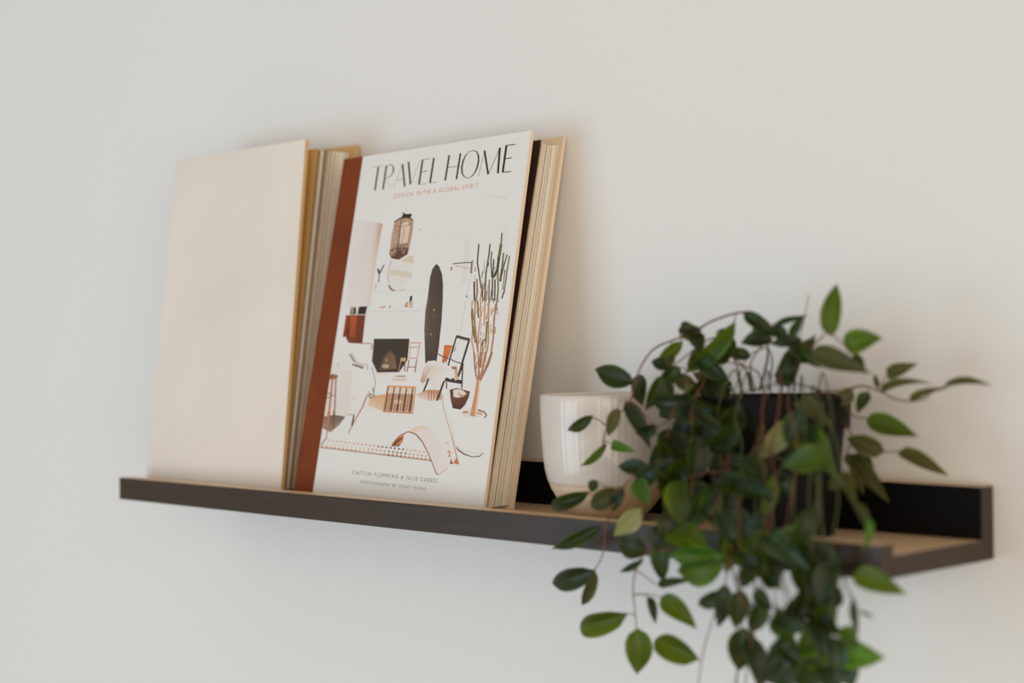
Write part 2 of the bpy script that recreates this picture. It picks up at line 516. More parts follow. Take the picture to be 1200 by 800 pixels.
# --- the picture: a bright living room
pr = Print()
Z3, Z4, Z5, Z6, Z7, Z8 = (400, 240), (390, 330), (500, 260), (490, 350), (370, 410), (470, 410)
R1, R2 = (370, 480), (470, 480)
WHT = (210, 207, 204)
pr.poly([(415, 256), (440, 259), (435, 300), (428, 357), (404, 360)], [(209, 203, 199), (206, 194, 187), (206, 196, 190), (207, 199, 194), (208, 202, 198)])
pr.poly([(440, 259), (448.5, 261), (446, 274), (440, 310), (434, 357), (428, 357), (435, 300)], [(206, 194, 187), (176, 138, 114), (190, 158, 138), (203, 182, 168), (206, 190, 180), (207, 199, 194), (206, 196, 190)])
pr.poly([(545, 280), (551.5, 281), (547, 330), (541, 330)], (209, 200, 195))
pr.poly([(590, 262), (596, 262), (590, 300), (586, 300)], (209, 203, 199))
pr.line([(570, 227), (594.5, 231)], 0.8, (205, 190, 180), w2=1.3)
pr.line([(500, 270), (545, 279)], 0.5, (206, 202, 198)); pr.line([(540, 271), (562, 274)], 0.5, (206, 200, 196))
# round mirror and lantern
pr.disc(468.5, 318, 13.5, 20, (209, 204, 197), slant=0.18)
pr.poly([(510, 650), (740, 690), (735, 745), (505, 710)], (200, 189, 172), Z3)
pr.poly([(700, 515), (750, 515), (757, 590), (620, 572)], (200, 186, 166), Z3)
pr.line([(525, 560), (497, 630), (485, 700), (490, 790)], 0.9, (184, 160, 132), Z3)
pr.line([(580, 15), (600, 55), (640, 78), (690, 80), (750, 62)], 0.8, (170, 140, 112), Z4, )
pr.line([(585, 20), (605, 60), (640, 76)], 2.0, (130, 92, 62), Z4)
pr.line([(676, 0), (672, 75)], 0.4, (185, 178, 170), Z3)
pr.poly([(560, 160), (610, 128), (670, 115), (750, 140), (745, 260), (720, 380), (690, 500), (600, 555), (520, 540), (500, 500), (510, 430), (530, 280)],
        [(178, 148, 124), (170, 138, 112), (160, 125, 98), (172, 140, 115), (186, 158, 134), (176, 144, 118), (140, 96, 66), (80, 52, 36), (110, 76, 54), (160, 128, 102), (172, 142, 116), (168, 136, 110)], Z3)
pr.poly([(625, 190), (690, 160), (715, 220), (690, 380), (605, 400)], (204, 186, 170), Z3)
pr.poly([(585, 455), (700, 450), (690, 500), (600, 555), (530, 545)], (98, 60, 40), Z3)
pr.line([(550, 172), (600, 135), (660, 118), (715, 125), (748, 150)], 1.4, (58, 42, 32), Z3)
pr.poly([(640, 62), (665, 85), (730, 80), (735, 100), (715, 125), (615, 128), (640, 95)], (52, 38, 30), Z3)
pr.line([(545, 195), (600, 215), (670, 208), (748, 175)], 0.9, (164, 98, 60), Z3)
pr.line([(628, 140), (605, 280), (585, 440), (578, 535)], 1.0, (70, 54, 42), Z3)
pr.line([(660, 210), (640, 330), (622, 440)], 0.8, (172, 112, 76), Z3)
pr.line([(505, 465), (580, 440), (640, 434), (702, 442)], 1.3, (48, 34, 26), Z3)
pr.line([(505, 490), (540, 535), (600, 552)], 1.2, (66, 46, 34), Z3)
pr.disc(492.3, 267.3, 0.7, 0.8, (120, 115, 100))
# sprig
pr.line([(388, 790), (396, 700)], 1.2, (76, 82, 62), Z3); pr.line([(398, 700), (380, 648)], 2.6, (54, 60, 42), Z3, w2=2.0); pr.line([(400, 697), (447, 608)], 1.8, (58, 66, 44), Z3, w2=1.2)
pr.line([(440.5, 330), (440, 338)], 1.0, (190, 140, 100))
# mantel
pr.line([(395, 95), (970, 68)], 0.6, (199, 195, 190), Z4); pr.line([(370, 290), (690, 292), (960, 280)], 0.8, (201, 195, 189), Z4)
pr.line([(395, 95), (372, 280), (312, 610)], 0.8, (203, 197, 191), Z4)
for yy in (340, 390, 440, 490, 530): pr.line([(380 - yy*.06, yy), (930, yy - 8)], 0.35, (205, 202, 198), Z4)
pr.line([(492, 255), (550, 240)], 1.4, (200, 120, 66), Z4); pr.line([(590, 255), (600, 232)], 1.8, (180, 108, 60), Z4)
pr.poly([(806, 130), (832, 130), (822, 190), (798, 188)], (40, 38, 36), Z4)
pr.poly([(742, 245), (770, 192), (836, 196), (830, 252)], (180, 142, 104), Z4); pr.poly([(785, 205), (830, 207), (824, 242), (780, 242)], (208, 200, 188), Z4); pr.disc(481.2, 354.5, 0.9, 0.9, (30, 30, 30))
# cabinet
pr.poly([(140, 330), (342, 328), (308, 628), (170, 620), (105, 560)], [(134, 62, 26), (110, 48, 24), (98, 46, 24), (112, 54, 28), (96, 44, 22)], Z4)
pr.poly([(190, 345), (255, 345), (235, 560), (175, 560)], [(172, 78, 34), (166, 72, 32), (144, 64, 32), (150, 68, 36)], Z4)
pr.line([(150, 345), (115, 540)], 1.6, (160, 66, 26), Z4)
pr.poly([(190, 250), (238, 246), (248, 270), (242, 322), (180, 322)], (58, 48, 38), Z4); pr.poly([(196, 256), (224, 254), (216, 312), (190, 314)], (160, 138, 108), Z4)
pr.poly([(275, 242), (362, 238), (342, 322), (258, 322)], (46, 36, 30), Z4)
pr.line([(300, 625), (400, 625), (412, 640), (405, 690)], 1.2, (170, 120, 84), Z4)
# fireplace
pr.poly([(438.4, 394.7), (480, 394.7), (477.5, 420), (468, 434), (442, 434.5), (436, 421)], [(60, 50, 42), (56, 46, 38), (46, 38, 32), (60, 46, 36), (72, 56, 46), (58, 48, 40)])
pr.poly([(444, 431), (451, 415), (457, 407), (463, 415), (465, 430)], [(96, 72, 54), (104, 78, 58), (86, 64, 48), (110, 82, 62), (120, 92, 70)])
pr.disc(452, 427, 4.0, 2.6, (170, 146, 124)); pr.disc(453, 420, 1.4, 1.8, (150, 122, 98))
pr.line([(441, 436), (456, 437.5), (470, 437)], 2.0, (205, 196, 186))
# ladder-back chair and small stool by the fire
for a in ([(480.5, 399.5), (493, 399.5)], [(480, 405), (491.5, 404.5)], [(480, 417.5), (489.5, 417.5)]): pr.line(a, 1.1, (190, 128, 80))
pr.line([(481.5, 399), (479.5, 418)], 0.9, (196, 150, 112)); pr.line([(492, 400), (489, 418)], 0.9, (186, 132, 92))
pr.line([(479.5, 419), (477, 434)], 1.3, (150, 100, 66)); pr.line([(488.5, 419), (486.2, 434)], 1.3, (146, 96, 62)); pr.line([(478.5, 428), (487, 428)], 0.9, (84, 60, 44))
pr.poly([(470, 417), (476, 417), (475.5, 421), (469, 421)], (190, 150, 116))
pr.line([(470, 421), (467, 433)], 1.3, (170, 112, 72)); pr.line([(475, 421), (474, 433)], 1.4, (136, 88, 56))
# surfboard
pr.poly([(511.2, 307.2), (514.6, 310), (518, 318.5), (519.3, 330), (519, 350), (517.5, 375), (514.2, 406), (511.4, 422), (498.4, 423), (497.3, 384), (498.4, 363.5), (501, 348), (502, 341), (504, 323), (506.7, 313)],
        [(70, 58, 48)]*4 + [(74, 62, 52)]*3 + [(66, 54, 46)]*2 + [(92, 78, 66)]*2 + [(80, 66, 56)]*4)
pr.line([(499.4, 392), (500.2, 366), (503.5, 345)], 1.0, (104, 90, 78)); pr.disc(509, 361, 1.3, 1.5, (150, 110, 78)); pr.disc(509, 368, 2.0, 3.2, (104, 86, 66)); pr.disc(509, 368, 1.2, 2.3, (76, 64, 54)); pr.disc(505, 389.5, 0.9, 1.6, (150, 116, 84))
# wall lamp
pr.line([(480, 380), (466, 520)], 2.0, (148, 138, 130), Z5); pr.line([(470, 400), (460, 515)], 1.0, (66, 64, 58), Z5); pr.line([(270, 420), (380, 408), (472, 404)], 1.1, (60, 62, 54), Z5)
pr.line([(300, 440), (450, 467)], 0.6, (150, 118, 94), Z5); pr.line([(262, 450), (256, 488)], 1.8, (186, 104, 70), Z5); pr.line([(460, 525), (420, 750)], 0.5, (186, 172, 160), Z5); pr.disc(547, 345.3, 0.9, 1.3, (110, 104, 96)); pr.line([(500, 0), (432, 360)], 0.5, (190, 172, 158), Z6)
# tall cactus
G1, G2, G3, T1, T2 = (84, 70, 42), (104, 100, 44), (62, 60, 36), (178, 128, 92), (152, 106, 74)
for pts, wd, c in (([(545, 215), (535, 330), (530, 410), (575, 690), (590, 800)], 1.7, G1), ([(663, 212), (650, 330), (620, 520), (606, 800)], 1.7, G1), ([(680, 290), (672, 400), (682, 560)], 1.5, G1),
                   ([(702, 370), (690, 560), (684, 800)], 1.7, G1), ([(787, 98), (780, 200), (765, 330), (745, 480), (748, 700), (735, 800)], 1.8, G2), ([(805, 305), (788, 450), (765, 600)], 1.5, G3), ([(840, 320), (800, 470), (768, 600)], 1.5, G1),
                   ([(866, 335), (840, 500), (812, 700), (785, 775)], 1.6, G2), ([(497, 600), (500, 800)], 2.0, G3), ([(525, 575), (530, 700), (518, 800)], 1.7, (140, 84, 54)), ([(655, 580), (650, 800)], 1.7, T2), ([(715, 580), (712, 800)], 1.7, G3),
                   ([(778, 215), (765, 300), (752, 370)], 3.4, G2), ([(755, 350), (738, 480), (700, 560)], 2.6, G3), ([(820, 480), (795, 690)], 1.0, G1), ([(585, 630), (560, 800)], 1.2, T2), ([(630, 700), (622, 800)], 1.4, G2)):
    pr.line(pts, wd, c, Z5)
for pts, wd, c in (([(565, 0), (558, 150), (570, 300), (560, 420), (590, 560), (605, 790)], 1.5, T1), ([(600, 0), (590, 200), (610, 400), (630, 600), (640, 800)], 1.7, T2), ([(655, 0), (650, 200), (630, 350), (625, 500), (640, 790)], 1.5, T1),
                   ([(740, 0), (735, 200), (735, 440), (700, 620), (665, 790)], 1.8, T1), ([(825, 0), (795, 180), (785, 400), (760, 560), (680, 775)], 1.8, T2), ([(680, 400), (655, 700)], 1.6, (150, 100, 66)),
                   ([(720, 215), (705, 490)], 2.2, (106, 116, 56)), ([(565, 90), (572, 260), (600, 440)], 2.8, (112, 106, 58)), ([(622, 0), (630, 180)], 1.8, G2), ([(700, 0), (690, 260)], 1.5, T1), ([(660, 440), (640, 700)], 1.2, T2)):
    pr.line(pts, wd, c, Z6)
rp = random.Random(5)
for k in range(95):
    t = rp.random(); x = lerp(555, 593, rp.random()); yb = lerp(300, 425, t)
    if yb > 345: x = 572 + (x - 575)*(1.0 - (yb - 345)/120) - (yb - 345)*0.07
    if yb < 330 and x < 562 and rp.random() < .7: continue
    ln_ = rp.uniform(3, 10); c0 = rp.choice(((96, 84, 48), (120, 112, 58), (72, 66, 40), (150, 110, 76)) if yb < 352 else ((182, 130, 94), (156, 108, 74), (204, 168, 138), (132, 100, 62)))
    pr.line([(x, yb), (x - ln_*.1, yb + ln_)], rp.uniform(.5, 1.1), c0)
for k in range(26):
    y_ = lerp(262, 295, rp.random()); x_ = lerp(463, 480, rp.random()) - (y_ - 262)*.12
    pr.line([(x_, y_), (x_ + rp.uniform(-2, 2), y_ + rp.uniform(2, 5))], 0.5, rp.choice(((150, 112, 84), (206, 186, 168), (130, 92, 66))))
# white planter and trunk
pr.poly([(612, 640), (620, 600), (690, 578), (800, 582), (890, 640), (885, 690), (870, 780), (800, 790), (620, 780)], (212, 209, 206), Z8)
pr.disc(555.5, 482, 14.5, 5.6, (208, 198, 190)); pr.line([(800, 608), (870, 630), (893, 665), (870, 692)], 1.7, (140, 90, 60), Z8)
pr.line([(645, 635), (700, 630)], 2.2, (176, 120, 82), Z8); pr.line([(790, 640), (850, 650)], 2.4, (190, 150, 120), Z8)
for pts, wd in (([(760, 0), (772, 180), (795, 290)], 1.6), ([(830, 0), (815, 160), (808, 290)], 1.8), ([(880, 0), (850, 180), (820, 300)], 1.6), ([(955, 0), (915, 130), (850, 260), (825, 310)], 1.6)):
    pr.line(pts, wd, T2, Z8)
pr.line([(812, 285), (790, 450), (748, 672)], 4.2, (190, 134, 94), Z8, w2=6.4); pr.line([(822, 300), (806, 450), (775, 660)], 1.6, (212, 180, 152), Z8)
pr.line([(575, 375), (600, 410), (660, 452), (740, 480), (820, 475), (860, 438)], 0.8, (110, 66, 42), R2, w2=[0.8, 1.7, 1.6, 1.0, 1.2, 0.8])
pr.line([(590, 360), (660, 415), (760, 445), (840, 435)], 0.5, (196, 176, 160), R2)
# brown basket pot
pr.poly([(508, 397), (590, 378), (722, 415), (705, 480), (665, 560), (620, 605), (540, 590), (518, 500)], [(84, 50, 34), (120, 76, 54), (112, 66, 44), (96, 58, 40), (84, 50, 36), (66, 40, 30), (60, 36, 28), (104, 64, 44)], Z8)
pr.poly([(545, 400), (600, 388), (650, 405), (686, 440), (650, 470), (590, 480), (548, 470)], (206, 198, 190), Z8); pr.line([(595, 430), (640, 472)], 1.4, (186, 118, 74), Z8); pr.line([(610, 465), (680, 450)], 1.0, (150, 100, 70), Z8)
# rug, with its shaded end under the chair
pr.poly([(433, 455), (452, 458), (487, 470), (518, 462), (530, 500), (537.5, 543), (506, 538.5), (376, 523), (386, 503), (410, 492)], (209, 206.5, 203))
pr.poly([(434, 462), (452, 460), (449, 480), (431, 474)], [(200, 160, 126), (196, 150, 112), (206, 176, 150), (208, 186, 166)])
pr.poly([(160, 440), (290, 395), (420, 405), (432, 500), (300, 520), (170, 475)], [(206, 180, 158), (178, 124, 86), (184, 130, 92), (206, 180, 160), (207, 186, 168), (208, 192, 176)], Z8)
for k in range(5): pr.line([(290 + 28*k, 405), (286 + 30*k, 505)], 1.0, (150, 98, 66), Z8)
pr.line([(425, 440), (445, 590), (500, 800)], 0.9, (190, 150, 124), Z8, w2=0.6)
pr.line([(455, 0), (500, 160), (530, 260), (600, 560)], 0.7, (196, 152, 120), R2, w2=[0.5, 0.7, 1.4, 2.0])
for k in range(70):
    t = rp.random(); u_ = lerp(lerp(436, 392, t), lerp(512, 500, t), rp.random()); v_ = lerp(472, 514, t)
    pr.line([(u_, v_), (u_ + rp.uniform(1, 3), v_ + rp.uniform(-.4, .6))], 0.5, rp.choice(((205, 198, 191), (206, 194, 182), (212, 210, 207))))
# border of triangles and dots
a0, a1 = (375.5, 523.0), (506, 538.8)
for i in range(27):
    s0, s1 = i/27, (i+1)/27
    p, q = (lerp(a0[0], a1[0], s0), lerp(a0[1], a1[1], s0)), (lerp(a0[0], a1[0], s1), lerp(a0[1], a1[1], s1))
    cc = (196, 140, 106) if i < 9 or i > 14 else (206, 170, 146)
    if 15 < i < 20: cc = (178, 100, 62)
    pr.poly([p, q, ((p[0]+q[0])/2 + .3, (p[1]+q[1])/2 - 3.0)], cc)
    mx, my = (p[0]+q[0])/2 + .6, (p[1]+q[1])/2
    d1 = (96, 60, 42) if 15 < i < 21 else ((190, 130, 96) if i > 10 else (206, 182, 162))
    pr.disc(mx, my - 4.9, 1.2, 1.0, d1, 8); pr.disc(mx + 2, my - 9.2, 1.4, 1.1, (120, 70, 46) if 12 < i < 20 else (200, 158, 128), 8)
pr.line([a0, a1], 0.8, (128, 96, 78))
pr.line([(433, 455), (425, 475), (416, 491), (408, 507)], 1.6, (164, 100, 64), w2=1.0)
for p, q, r, c in (([510, 545], [545, 560], [522, 495], (176, 92, 48)), ([545, 545], [600, 562], [580, 490], (190, 104, 54)), ([478, 440], [530, 445], [500, 405], (206, 140, 96)), ([490, 480], [520, 480], [505, 440], (196, 116, 70)), ([460, 335], [505, 345], [480, 322], (208, 164, 132))):
    pr.poly([p, q, r], c, R2)
pr.line([(508, 545), (545, 553)], 1.2, (80, 60, 50), R2)
# armchair in white
pr.poly([(389, 425), (398, 395), (405, 392), (410, 402), (432, 402), (436, 421), (441, 438), (432, 458), (420, 478), (409, 487), (378, 485), (383, 450)],
        [(209, 205, 201), (211, 208, 205), (211, 208, 205), (210, 207, 203), (211, 208, 205), (210, 206, 203), (210, 207, 204), (211, 208, 205), (211, 208, 206), (209, 204, 200), (206, 196, 187), (207, 198, 190)])
pr.poly([(386, 432), (413, 432), (409, 486), (380, 485)], [(208, 201, 196), (206, 198, 191), (205, 196, 189), (207, 196, 186)])
pr.line([(411, 412), (418, 424), (428, 426)], 5.0, (190, 178, 168), w2=3.0); pr.line([(410, 413), (416, 422)], 1.4, (120, 110, 98)); pr.line([(413, 425), (426, 429)], 1.8, (110, 100, 90), w2=2.6); pr.line([(430, 424), (431, 431)], 1.6, (176, 164, 154))
pr.line([(436, 428), (440, 445), (438, 460)], 1.0, (150, 140, 130)); pr.disc(434.5, 462, 2.4, 3.0, (124, 104, 88)); pr.disc(434.8, 462, 1.1, 1.4, (206, 196, 186)); pr.line([(437, 452), (439, 464)], 1.0, (110, 96, 84))
pr.line([(411.5, 465.5), (419.5, 465)], 0.7, (188, 172, 158)); pr.line([(397, 423), (396.5, 427)], 1.0, (160, 152, 144))
pr.poly([(377.5, 486), (392, 484.5), (405, 486.5), (398, 496), (388, 505), (383, 503), (376.5, 500)], [(120, 104, 90), (92, 80, 70), (100, 88, 76), (140, 116, 98), (160, 130, 108), (130, 112, 98), (150, 134, 120)])
pr.line([(415, 485), (412.5, 497)], 1.8, (72, 54, 44)); pr.line([(409, 484), (416, 484)], 0.9, (150, 120, 98))
# stool in front of the armchair
pr.poly([(130, 242), (180, 232), (236, 248), (222, 285), (130, 292)], [(112, 70, 48), (126, 82, 58), (120, 76, 52), (168, 110, 74), (150, 96, 64)], Z7)
pr.line([(178, 290), (150, 560), (130, 800)], 2.2, (172, 106, 70), Z7); pr.line([(213, 285), (205, 500), (190, 800)], 1.4, (118, 74, 50), Z7); pr.line([(112, 440), (165, 435)], 1.0, (86, 62, 48), Z7); pr.line([(108, 482), (160, 476)], 1.0, (86, 62, 48), Z7); pr.line([(165, 462), (205, 458)], 1.4, (170, 110, 74), Z7)
pr.line([(135, 0), (122, 225)], 2.0, (176, 108, 70), R1, w2=1.4); pr.line([(190, 0), (190, 190)], 1.4, (120, 76, 52), R1); pr.line([(118, 225), (112, 290), (58, 358)], 1.0, (110, 82, 64), R1)
# coffee table of slats
pr.poly([(456, 434), (486, 437), (487, 451), (454.5, 450)], (211, 206, 201))
pr.poly([(462, 437), (477, 437.5), (476, 443), (460, 442.5)], (208, 200, 190)); pr.line([(460, 442.8), (476, 443.2)], 0.9, (198, 140, 92)); pr.line([(464, 438.6), (475, 439)], 1.0, (96, 96, 90))
pr.poly([(454.4, 450), (487.4, 451.5), (483.5, 482.5), (449, 480.5)], (208, 194, 180))
pr.poly([(453.5, 459), (486.2, 460), (483.8, 480.5), (450, 479)], (142, 100, 72)); pr.disc(466.5, 469, 4.5, 3.0, (196, 166, 140))
for k in range(14):
    s = (k + .3)/13.6
    pr.line([(lerp(454.6, 487, s), lerp(451, 452, s)), (lerp(449.4, 483.2, s), lerp(480, 482, s))], 0.9 if k % 3 else 1.5, (206, 176, 150) if k % 3 else (96, 64, 46))
pr.line([(454, 450.4), (487.6, 452)], 1.9, (206, 140, 86)); pr.line([(449, 480.2), (483.6, 482.3)], 1.8, (186, 112, 64)); pr.line([(487, 452), (483.6, 482)], 1.2, (198, 136, 90)); pr.line([(454.4, 451), (449.4, 480)], 1.2, (190, 124, 76))
# terracotta pot, armchair with dark frame and fleece
pr.poly([(272, 462), (362, 465), (312, 600), (295, 640), (245, 662), (262, 560)], [(202, 110, 50), (206, 114, 54), (190, 96, 44), (176, 90, 46), (160, 88, 54), (196, 104, 50)], Z6); pr.line([(272, 475), (360, 478)], 0.7, (150, 78, 40), Z6)
pr.poly([(345, 560), (390, 520), (408, 420), (395, 470), (360, 500)], (176, 160, 148), Z6)
DK = (60, 48, 40)
pr.line([(398, 372), (468, 392), (540, 408)], 3.6, DK, Z6)
for k in range(6): pr.disc(490 + (415 + 20*k)/8.89, 350 + (388 + 4.6*k)/8.89, 0.6, 0.7, (160, 148, 138), 8)
pr.line([(402, 372), (345, 560), (303, 720)], 1.8, DK, Z6); pr.line([(535, 405), (470, 620), (418, 795)], 2.3, DK, Z6); pr.line([(190, 545), (240, 575), (320, 605), (400, 640), (482, 662)], 1.3, (104, 80, 66), Z6)
pr.line([(648, 120), (600, 245)], 2.4, DK, Z8); pr.line([(645, 130), (634, 380)], 1.6, DK, Z8)
pr.poly([(455, 268), (540, 275), (640, 298), (636, 338), (455, 308)], DK, Z8)
pr.poly([(520, 150), (580, 150), (600, 290), (560, 300), (550, 190)], [(190, 140, 100), (176, 120, 84), (190, 150, 118), (206, 190, 174), (206, 180, 156)], Z8); pr.line([(525, 170), (582, 172)], 1.6, (150, 90, 56), Z8)
pr.poly([(280, 100), (350, 90), (400, 120), (470, 130), (555, 190), (560, 250), (520, 290), (470, 260), (440, 330), (380, 400), (330, 395), (300, 290), (225, 330), (200, 305), (240, 170)],
        [(210, 206, 202)]*3 + [(211, 208, 205)]*5 + [(210, 206, 202), (210, 202, 194), (209, 198, 188), (208, 198, 190), (170, 130, 100), (188, 150, 120), (204, 182, 164)], Z8)
for k in range(9):
    x = 285 + 24*k; pr.poly([(x - 14, 125 + (k % 3)*9), (x + 14, 130 + (k % 3)*8), (x + 2, 88 + (k*37 % 23))], (211, 207, 203), Z8)
for k in range(8): pr.line([(215 + 10*k, 320 - 18*k), (240 + 9*k, 300 - 18*k)], 0.8, (186, 156, 130), Z8)
pr.line([(290, 278), (235, 415)], 1.9, (54, 50, 44), Z8); pr.line([(450, 305), (375, 512)], 2.2, (56, 50, 42), Z8); pr.line([(475, 318), (476, 386)], 1.3, (70, 58, 48), Z8)
# bent-leather bench
pr.poly([(459, 521.5), (463, 515.5), (468, 510.5), (474, 507), (472, 515), (467.5, 522)], [(110, 62, 36), (140, 76, 40), (196, 104, 46), (214, 124, 56), (186, 104, 54), (120, 76, 52)])
pr.line([(462, 519), (472, 511)], 1.2, (90, 56, 38)); pr.line([(464, 521), (470, 516)], 1.0, (210, 150, 104))
pr.poly([(478.5, 504), (486, 499), (494, 496.8), (502, 499), (510, 505), (520, 525), (526, 546), (514, 555.5), (511, 553), (506, 540), (502, 530), (495, 516), (487, 507)],
        [(206, 186, 168), (214, 186, 158), (212, 184, 156), (209, 198, 188), (209, 203, 198), (210, 205, 201), (210, 206, 202), (209, 201, 195)] + [(209, 202, 196)]*5)
pr.line([(459, 521.5), (463, 515), (470, 508), (478.5, 504.2), (487, 507), (495, 516), (502, 530), (506, 540), (511, 553), (513.5, 555.3)], 1.3, (146, 80, 42), w2=[1.6, 1.2, 1.1, 1.2, 1.5, 1.4, 1.0, 1.0, 1.2, 1.2])
pr.line([(513.5, 555.5), (524.5, 547.5)], 0.8, (204, 160, 128))
pr.done('printed_photograph', 'printed picture of a bright living room')

# --- lettering
tt = Print(); tt.h = 0.018
A1, A2 = (420, 155), (510, 155)
INK1, INK2 = (64, 66, 40), (44, 38, 24)
TK, TN = 2.1, 0.62
def arc(cx, cy, pts): return pts
for pts, wd, o, c in (
    ([(208, 360), (172, 600)], TK, A1, (92, 88, 58)), ([(155, 361), (262, 347)], TN, A1, (150, 140, 118)),
    ([(292, 345), (256, 588)], TK, A1, (86, 84, 54)), ([(285, 480), (342, 580)], TN, A1, (170, 160, 145)),
    ([(460, 320), (370, 570)], TN, A1, (176, 168, 154)), ([(458, 330), (482, 558)], TK, A1, (66, 68, 40)), ([(398, 493), (472, 482)], TN, A1, (160, 150, 130)),
    ([(521, 305), (542, 538)], TK, A1, (56, 62, 36)), ([(642, 288), (545, 538)], TN, A1, (172, 164, 148)),
    ([(668, 285), (630, 538)], TK, A1, INK1), ([(662, 283), (745, 272)], TN, A1, (120, 112, 88)), ([(650, 408), (715, 398)], 0.8, A1, (110, 102, 78)), ([(632, 538), (706, 528)], TN, A1, (120, 112, 88)),
    ([(785, 265), (745, 522)], TK, A1, (52, 58, 34)), ([(745, 521), (810, 511)], TN, A1, (120, 112, 88)),
    ([(145, 237), (103, 497)], TK, A2, (48, 54, 32)), ([(262, 217), (220, 482)], TK, A2, (48, 52, 30)), ([(125, 362), (238, 349)], 0.75, A2, (110, 104, 76)),
    ([(516, 185), (449, 450)], TN, A2, (130, 122, 92)), ([(513, 188), (552, 432)], 2.3, A2, (44, 40, 24)), ([(552, 432), (678, 155)], 0.75, A2, (110, 96, 66)), ([(674, 158), (654, 420)], 2.5, A2, INK2),
    ([(743, 135), (704, 412)], 2.5, A2, (46, 34, 24)), ([(736, 136), (836, 123)], 1.1, A2, (76, 62, 48)), ([(728, 271), (802, 260)], 1.1, A2, (76, 62, 48)), ([(704, 411), (792, 400)], 1.1, A2, (76, 60, 46))):
    tt.line(pts, wd, c, o)
tt.line([(292, 348), (325, 336), (352, 342), (367, 368), (362, 405), (345, 440), (318, 462), (278, 478)], 1, (92, 88, 60), A1, w2=[0.5, 0.7, 1.3, 1.8, 1.6, 1.0, 0.7, 0.5])
op = [(395, 188), (430, 200), (450, 240), (451, 300), (435, 365), (408, 422), (372, 458), (335, 470), (300, 455), (279, 418), (276, 360), (289, 297), (315, 240), (352, 200), (395, 188)]
tt.line(op, 1, (52, 50, 28), A2, w2=[0.7, 1.3, 1.9, 2.0, 1.8, 1.2, 0.8, 0.7, 1.1, 1.8, 2.0, 1.8, 1.2, 0.7, 0.7])
tt.done('title_lettering', 'title in thin dark green capitals')
tx = Print(); tx.text('DESIGN WITH A GLOBAL SPIRIT', (461.6, 231.6), (560.2, 218.6), 5.2, (202, 104, 56), spacing=1.4); tx.done('subtitle_lettering', 'subtitle in small orange capitals')
tx = Print(); tx.text('CAITLIN FLEMMING & JULIE GOEBEL', (412.6, 554.8), (513.2, 565.0), 4.7, (74, 80, 68), spacing=1.4); tx.text('PHOTOGRAPHY BY PEGGY WONG', (422.6, 565.9), (498.6, 574.0), 3.8, (86, 90, 80), spacing=1.4); tx.done('author_lettering', 'two lines of small grey green capitals')

# ------------------------------------------------------------------ cup
CX, CY, Z0 = 53.0, -6.02, FLOOR
cup = thing('ceramic_cup', (CX, CY, Z0), 'rounded white ribbed ceramic cup with bare tan foot beside the books', 'cup')
RC = 4.58
def rr(k): return RC*k
outer = [(1.9, Z0), (2.05, Z0 + .05), (2.5, Z0 + .32), (3.02, Z0 + .85), (3.5, Z0 + 1.45), (3.86, Z0 + 2.05), (4.06, Z0 + 2.55)]
glaze = [(4.06, Z0 + 2.55), (4.09, Z0 + 2.60), (4.13, Z0 + 2.7), (4.30, Z0 + 3.4), (4.42, Z0 + 4.3), (4.49, Z0 + 5.4), (4.54, Z0 + 6.6), (4.57, Z0 + 7.6), (4.57, Z0 + 8.3), (4.53, Z0 + 8.42), (4.44, Z0 + 8.47), (4.34, Z0 + 8.40), (4.28, Z0 + 8.2), (4.22, Z0 + 6), (4.1, Z0 + 4.2), (3.6, Z0 + 2.3), (2.6, Z0 + 1.1), (0.005, Z0 + 0.8)]
v, f = lathe(outer, CX, CY, 96); part('foot', v, f, M['clay'], cup, smooth=True, label='bare tan foot')
v, f = lathe(glaze, CX, CY, 384, rib=0.0016)
f = [q for q in f if len(q) == 4]
part('bowl', v, f, M['ceramic'], cup, smooth=True)

# ------------------------------------------------------------------ potted vine
PX, PY = 66.9, -6.02
plant = thing('hanging_vine', (PX, PY, FLOOR), 'leafy trailing vine in a black pot, spilling over the ledge', 'plant')
P0 = FLOOR
prof = [(3.55, P0), (3.62, P0 + .06), (4.25, P0 + 6.3), (4.28, P0 + 6.45), (4.62, P0 + 6.5), (4.72, P0 + 8.35), (4.66, P0 + 8.5), (4.50, P0 + 8.5), (4.40, P0 + 8.2), (4.3, P0 + 7.4)]
v, f = lathe(prof, PX, PY, 56); f = [q for q in f if max(q) < 56*10]
part('pot', v, f[:-1], M['pot'], plant, smooth=False, bevel=0.0)
v, f = lathe([(4.34, P0 + 7.4), (3.0, P0 + 7.6), (0.005, P0 + 7.75)], PX, PY, 40); part('soil', v, f[:80], M['soil'], plant, smooth=True)

def leaf_mesh(name, peak, fold, droop, twist, sharp):
    ny, nx = 9, 4
    V, Fc = [], []
    wmax = max(((k/200)**peak*(1 - k/200)**sharp) for k in range(201))
    for j in range(ny + 1):
        y = j/ny
        wd = 0.5*(y**peak*(1 - y)**sharp)/wmax
        for i in range(nx + 1):
            x = (i/nx*2 - 1)*wd
            z = fold*abs(x) - droop*(y - 0.35)**2 + 0.02*math.sin(7*y)*(1 if x > 0 else -1)*abs(x)*2
            ang = twist*(y - .4)
            V.append((x*math.cos(ang) - z*math.sin(ang), y, x*math.sin(ang) + z*math.cos(ang)))
    for j in range(ny):
        for i in range(nx):
            a = j*(nx + 1) + i
            Fc.append((a, a + 1, a + nx + 2, a + nx + 1))
    me = bpy.data.meshes.new(name)
    me.from_pydata(V, [], Fc)
    for p in me.polygons: p.use_smooth = True
    return me
SHAPES = [(0.62, 0.28, 0.35, 0.0, 1.05), (0.75, 0.20, 0.22, 0.25, 1.15), (0.52, 0.35, 0.50, -0.3, 0.95), (0.66, 0.18, 0.60, 0.5, 1.0)]
LMESH = {}
